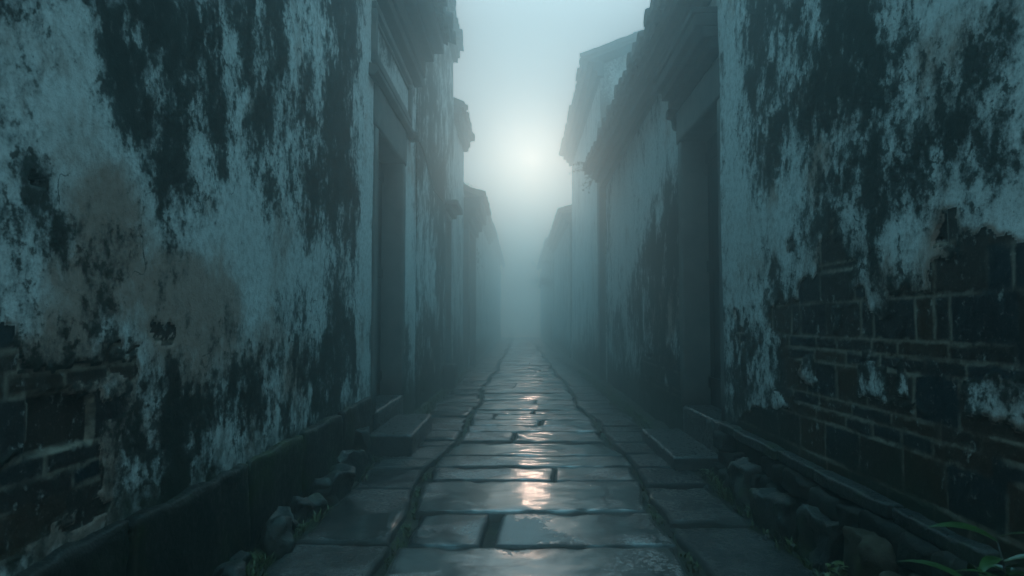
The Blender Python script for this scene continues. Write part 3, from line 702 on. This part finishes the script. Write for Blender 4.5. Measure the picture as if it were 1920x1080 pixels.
GL = 'wet rocks along the foot of the left wall'
left_rocks = [(-1.12, 4.5, .06, .16, .16, 'slanted dark rock below the end of the left plinth, nearest the stone step'),
              (-1.14, 4.9, .05, .1, .26, 'upright rock in the corner between left plinth and doorstep'),
              (-1.10, 4.05, .07, .2, .13, 'largest bluish wet rock under the left plinth'),
              (-1.11, 3.62, .05, .14, .08, 'flat wet rock under the middle of the left plinth'),
              (-1.11, 3.2, .06, .17, .1, 'wet black rock below the left plinth beside the first wide side slab'),
              (-1.12, 2.7, .05, .2, .07, 'low black rock with a wet rim under the near part of the left plinth')]
for (x, y, sx, sy, sz, lab) in left_rocks:
    one('rock', (x - sx, x + sx, y - sy, y + sy, -.06, sz), M_ROCK, lab, 'rock', GL, r=.03, amp=.055, cuts=11, freq=5.5, rot=random.uniform(-.6, .6), seed=y)
GR = 'fallen stones at the foot of the right wall'
right_rocks = [(1.27, 2.52, .075, .1, .24, 'brown squarish stone tilted against the foot of the right wall', M_BROCK), (1.24, 2.2, .07, .09, .2, 'grey brown stone between the brown square stone and the leafy plant', M_BROCK),
               (1.19, 2.28, .06, .08, .09, 'rounded low stone at the bottom edge in front of the rubble', M_BROCK), (1.29, 2.95, .06, .13, .2, 'black rock under the ledge beyond the brown square stone', M_ROCK),
               (1.27, 3.4, .06, .16, .16, 'long black rock below the middle of the right ledge', M_ROCK), (1.28, 3.95, .06, .14, .2, 'upright dark rock below the far end of the right ledge', M_ROCK)]
for (x, y, sx, sy, sz, lab, m) in right_rocks:
    one('rock', (x - sx, x + sx, y - sy, y + sy, -.05, sz), m, lab, 'rock', GR, r=.025, amp=.045, cuts=11, freq=6, rot=random.uniform(-.3, .3), seed=y)

# ------------------------------------------------------------------ cable
cb = MB(); pts = []
for i in range(25):
    t = i / 24; y = 7.8 + 3.1 * t
    pts.append((-1.175 + .02 * math.sin(t * 9), y, 3.12 - .22 * t - .16 * math.sin(math.pi * t) + .012 * math.sin(t * 23)))
cb.tube(pts, .013, 6)
tag(cb.build('cable', M_CABLE, None, True), 'thin sagging cable slung along the tall left wall above the small canopy', 'cable')

# ------------------------------------------------------------------ plants
def leaf(mb, base, dirv, length, width, droop=.4, seg=6, fold=.15, twist=0):
    d = Vector(dirv).normalized(); sd = d.cross(Vector((0, 0, 1)))
    if sd.length < .05: sd = Vector((1, 0, 0))
    sd.normalize(); sd = (Matrix.Rotation(twist, 3, d) @ sd); up = sd.cross(d)
    vs = []; fs = []; p = Vector(base)
    for i in range(seg + 1):
        t = i / seg; w = width * (math.sin(math.pi * min(1, t * .93 + .05)) ** .8) * (1 - .25 * t)
        dd = (d + Vector((0, 0, -droop * t * 1.6))).normalized()
        if i: p = p + dd * (length / seg)
        vs += [p - sd * w / 2 + up * w * fold, p.copy(), p + sd * w / 2 + up * w * fold]
    for i in range(seg):
        a = 3 * i; fs += [(a, a + 1, a + 4, a + 3), (a + 1, a + 2, a + 5, a + 4)]
    mb.add(vs, fs)

def plant(name, loc, stems, leaves, lenr, wr, label, cat, h=.3, spread=.15, seed=0, m=M_LEAF, droop=.5):
    rg = random.Random(seed); t = thing(name, loc, label, cat); lv = MB(); st = MB(); b = Vector(loc)
    for s in range(stems):
        a = rg.uniform(0, 6.28); top = b + Vector((math.cos(a) * spread * rg.uniform(.4, 1), math.sin(a) * spread * rg.uniform(.4, 1), h * rg.uniform(.6, 1)))
        mid = b.lerp(top, .5) + Vector((0, 0, h * .12)); pts = [b, mid, top]
        st.tube(pts, [.005, .004, .002], 5)
        for i in range(leaves):
            q = rg.uniform(.25, 1); p = b.lerp(mid, q * 2) if q < .5 else mid.lerp(top, q * 2 - 1)
            an = rg.uniform(0, 6.28)
            leaf(lv, p, (math.cos(an), math.sin(an), rg.uniform(.1, .9)), rg.uniform(*lenr), rg.uniform(*wr), droop, twist=rg.uniform(-.5, .5))
    lv.build('leaves', m, t, True); st.build('stem', M_TWIG, t, True); return t
plant('leafy_plant', (1.2, 1.68, .16), 8, 6, (.12, .22), (.026, .042), 'leafy green plant with long pointed blades in the bottom right corner', 'plant', .34, .15, 3)
plant('weed', (1.17, 2.62, -.01), 5, 6, (.03, .06), (.018, .03), 'small bright weed at the foot of the right rubble', 'weed', .12, .07, 5, M_WEED)
plant('weed', (1.14, 2.36, -.02), 4, 6, (.03, .055), (.016, .026), 'tiny dark weed in front of the rounded low stone', 'weed', .07, .06, 6, M_WEED)
plant('weed', (1.2, 4.45, -.02), 5, 5, (.03, .06), (.012, .02), 'ragged weed beside the low step on the right', 'weed', .1, .08, 7, M_WEED)
# shrub growing out of the eave
t = thing('roof_shrub', (1.3, 11.75, 3.6), 'thin twiggy shrub sprouting from the far end of the scalloped eave', 'shrub'); tw = MB(); lv = MB(); rg = random.Random(12)
for i in range(16):
    a = Vector((1.3 + rg.uniform(-.06, .1), 11.75 + rg.uniform(-.25, .15), 3.6)); p = a.copy(); d = Vector((rg.uniform(-.9, .2), rg.uniform(-.4, .4), rg.uniform(-1, .8))).normalized(); pts = [p.copy()]
    for k in range(5):
        d = (d + Vector((rg.uniform(-.4, .3), rg.uniform(-.3, .3), rg.uniform(-.45, .3)))).normalized(); p = p + d * rg.uniform(.05, .1); pts.append(p.copy())
        for q in range(3): leaf(lv, p, (rg.uniform(-1, 1), rg.uniform(-1, 1), rg.uniform(-.6, .6)), rg.uniform(.03, .06), .025, .3, 3)
    tw.tube(pts, [.007, .006, .005, .004, .003, .002], 4)
tw.build('twigs', M_TWIG, t); lv.build('leaves', M_WEED, t)

def tree(loc, hgt, cr, label, seed, nleaf=2600):
    rg = random.Random(seed); t = thing('tree', loc, label, 'tree'); b = Vector(loc); tr = MB(); cw = MB()
    top = b + Vector((rg.uniform(-.2, .2), 0, hgt * .8))
    tr.tube([b, b.lerp(top, .4) + Vector((.1, 0, 0)), b.lerp(top, .7), top], [.13, .1, .07, .03], 8)
    cl = []
    for i in range(22):
        s = b.lerp(top, rg.uniform(.5, 1)); e = s + Vector((rg.gauss(0, cr * .6), rg.gauss(0, cr * .6), rg.uniform(-.2, .7) * cr)); m = s.lerp(e, .5) + Vector((0, 0, .12))
        tr.tube([s, m, e], [.035, .02, .008], 5)
        cl += [(e, cr * .32), (m.lerp(e, .4), cr * .2)]
    for i in range(nleaf):
        c, r = cl[rg.randrange(len(cl))]; p = c + Vector((rg.gauss(0, r), rg.gauss(0, r), rg.gauss(0, r * .6)))
        leaf(cw, p, (rg.uniform(-1, 1), rg.uniform(-1, 1), rg.uniform(-.8, .3)), rg.uniform(.07, .12), .05, .4, 2)
    tr.build('trunk', M_BARK, t, True); cw.build('crown', M_WEED, t)
tree((-1.58, 17.75, 0), 5.7, .3, 'faint tree crown showing above the gatehouse in the fog on the left', 5, 700)
tree((1.75, 28.6, 0), 5.8, .7, 'faint tree crown peeping over the low far house on the right', 9, 2000)

# low tufts along both wall feet: uncountable
gt = MB(); rg = random.Random(77)
def tuft(x, y, z, h, n):
    for k in range(n):
        a = rg.uniform(0, 6.28); r = rg.uniform(0, .035); w = rg.uniform(.003, .007); hh = h * rg.uniform(.4, 1)
        p = Vector((x + r * math.cos(a), y + r * math.sin(a), z)); d = Vector((math.cos(a), math.sin(a), 0)); s = Vector((-d.y, d.x, 0)) * w
        q = p + d * hh * .3 + Vector((0, 0, hh * .7)); e = p + d * hh * .8 + Vector((0, 0, hh))
        gt.add([p - s, p + s, q + s * .7, q - s * .7, e], [(0, 1, 2, 3), (3, 2, 4)])
for i in range(1700):
    y = 1.8 + 13 * rg.random() ** 1.6
    side = rg.random() < .5
    x = (-1.1 + rg.gauss(0, .035)) if side else (1.25 + rg.gauss(0, .04))
    if side and 5.1 < y < 6.5: continue
    if not side and 4.65 < y < 6.05: continue
    tuft(x, y, -.03, rg.uniform(.02, .075), 7)
for i in range(220):
    y = 2.4 + 8 * rg.random() ** 1.5; x = jl(y) - .01 + rg.gauss(0, .008) if rg.random() < .6 else jr(y) + .01 + rg.gauss(0, .008)
    tuft(x, y, -.04, rg.uniform(.015, .035), 5)
tag(gt.build('grass', M_WEED), 'short moss and grass tufts along the wall feet and slab joints', None, None, 'stuff')

gv = MB(); rg = random.Random(31)
for i in range(700):
    y = 1.9 + 9 * rg.random() ** 1.5; sd_ = rg.random() < .5; r_ = rg.uniform(.006, .022)
    x = (-1.13 + rg.gauss(0, .03)) if sd_ else (1.26 + rg.gauss(0, .045))
    if (sd_ and 5.1 < y < 6.5) or (not sd_ and 4.65 < y < 6.05): continue
    z = -.025 + .02 * rg.random(); vs = []
    for k in range(6):
        d = [(1, 0, 0), (-1, 0, 0), (0, 1, 0), (0, -1, 0), (0, 0, 1), (0, 0, -1)][k]
        vs.append((x + d[0] * r_ * rg.uniform(.6, 1.5), y + d[1] * r_ * rg.uniform(.6, 1.5), z + d[2] * r_ * rg.uniform(.5, 1)))
    gv.add(vs, [(0, 2, 4), (2, 1, 4), (1, 3, 4), (3, 0, 4), (2, 0, 5), (1, 2, 5), (3, 1, 5), (0, 3, 5)])
tag(gv.build('gravel', M_ROCK), 'dark gravel and broken plaster crumbs along the wall feet', None, None, 'stuff')

# ------------------------------------------------------------------ air
hz = MB(); hz.box(-40, 40, -16, 52, -1.11, 6.7)
m = bpy.data.materials.new('fog air'); m.use_nodes = True; nt = m.node_tree; nt.nodes.clear()
out = nt.nodes.new('ShaderNodeOutputMaterial'); pvn = nt.nodes.new('ShaderNodeVolumePrincipled')
pvn.inputs['Color'].default_value = (.81, .975, 1, 1); pvn.inputs['Density'].default_value = .084; pvn.inputs['Anisotropy'].default_value = .912
nt.links.new(pvn.outputs[0], out.inputs['Volume'])
tag(hz.build('haze', m), 'teal morning fog filling the alley', None, None, 'stuff')

# ------------------------------------------------------------------ sky and sun
SKY = 92.0
SUN_EL, SUN_AZ = R(13.6), R(.9)           # azimuth to the right of +Y
sd = Vector((math.sin(SUN_AZ) * math.cos(SUN_EL), math.cos(SUN_AZ) * math.cos(SUN_EL), math.sin(SUN_EL)))
w = bpy.data.worlds.new('World'); scene.world = w; w.use_nodes = True; nt = w.node_tree; nt.nodes.clear(); n = N(nt)
out = nt.nodes.new('ShaderNodeOutputWorld'); bg = nt.nodes.new('ShaderNodeBackground'); sky = nt.nodes.new('ShaderNodeTexSky')
sky.sky_type = 'NISHITA'; sky.sun_disc = False; sky.sun_elevation = SUN_EL; sky.sun_rotation = SUN_AZ; sky.air_density = 1; sky.dust_density = 2
hs = nt.nodes.new('ShaderNodeHueSaturation'); hs.inputs['Saturation'].default_value = .25; nt.links.new(sky.outputs[0], hs.inputs['Color'])
mx = nt.nodes.new('ShaderNodeMix'); mx.data_type = 'RGBA'; mx.blend_type = 'MULTIPLY'; mx.inputs[0].default_value = 1
# overcast: the clear-sky gradient is mostly evened out by the cloud layer, a little brighter overhead
ov = nt.nodes.new('ShaderNodeMix'); ov.data_type = 'RGBA'; ov.inputs[0].default_value = .88
nt.links.new(hs.outputs[0], ov.inputs[6]); ov.inputs[7].default_value = (SKY, SKY, SKY, 1)
tco = nt.nodes.new('ShaderNodeTexCoord'); zz_ = n.math('MAXIMUM', n.sep(tco.outputs['Generated'])[2], 0.); el = n.math('ADD', n.math('ADD', .74, n.math('MULTIPLY', zz_, .15)), n.math('MULTIPLY', n.math('MAXIMUM', n.math('SUBTRACT', zz_, .4), 0.), 2.4))
cie = nt.nodes.new('ShaderNodeVectorMath'); cie.operation = 'SCALE'; nt.links.new(ov.outputs[2], cie.inputs[0]); nt.links.new(el, cie.inputs['Scale'])
nt.links.new(cie.outputs[0], mx.inputs[6]); nt.links.new(n.mix(n.ss(n.sep(tco.outputs['Generated'])[2], .42, .85), n.mix(n.ss(n.sep(tco.outputs['Generated'])[2], .02, .16), (.60, .80, .84), (.46, .515, .537)), (.28, .85, 1.09)), mx.inputs[7])
# the sun's own disc and aureole, by direction in the sky
tc = nt.nodes.new('ShaderNodeTexCoord'); dp = nt.nodes.new('ShaderNodeVectorMath'); dp.operation = 'DOT_PRODUCT'
nt.links.new(tc.outputs['Generated'], dp.inputs[0]); dp.inputs[1].default_value = sd
disc = n.ss(dp.outputs['Value'], math.cos(R(1.0)), math.cos(R(.3)))
aur = n.math('POWER', n.math('MAXIMUM', dp.outputs['Value'], 0), 1500.)
SUNV = (n.math('ADD', n.math('MULTIPLY', disc, 16.), n.math('MULTIPLY', aur, 1.)))
sc_ = nt.nodes.new('ShaderNodeMix'); sc_.data_type = 'RGBA'; sc_.blend_type = 'ADD'; sc_.inputs[0].default_value = 1
sm = nt.nodes.new('ShaderNodeMix'); sm.data_type = 'RGBA'; sm.blend_type = 'MULTIPLY'; sm.inputs[0].default_value = 1
nt.links.new(SUNV, sm.inputs[6]); sm.inputs[7].default_value = (1, .66, .52, 1)
nt.links.new(mx.outputs[2], sc_.inputs[6]); nt.links.new(sm.outputs[2], sc_.inputs[7])
nt.links.new(sc_.outputs[2], bg.inputs[0]); bg.inputs[1].default_value = .15; nt.links.new(bg.outputs[0], out.inputs[0])

sl = bpy.data.lights.new('sun', 'SUN'); sl.energy = .85; sl.angle = R(1.5); sl.color = (1, .66, .50)
so = bpy.data.objects.new('sun', sl); COL.objects.link(so); so.rotation_euler = (-sd).to_track_quat('-Z', 'Y').to_euler()

# ------------------------------------------------------------------ camera
cam = bpy.data.cameras.new('camera'); co = bpy.data.objects.new('camera', cam); COL.objects.link(co)
co.location = (0, 0, 1); co.rotation_euler = (R(90 + 2.9), 0, R(.67)); cam.lens = 24; cam.sensor_width = 36; cam.clip_end = 3000; cam.clip_start = .05
cam.dof.use_dof = True; cam.dof.focus_distance = 5.5; cam.dof.aperture_fstop = 5.6
scene.camera = co

scene.view_settings.view_transform = 'Standard'; scene.view_settings.look = 'None'; scene.view_settings.gamma = 1
scene.view_settings.exposure = -2.85
cy = scene.cycles
cy.use_denoising = True; cy.max_bounces = 16; cy.diffuse_bounces = 3; cy.glossy_bounces = 3; cy.volume_bounces = 10; cy.transmission_bounces = 2
cy.caustics_reflective = False; cy.caustics_refractive = False; cy.sample_clamp_indirect = 4; cy.blur_glossy = .2
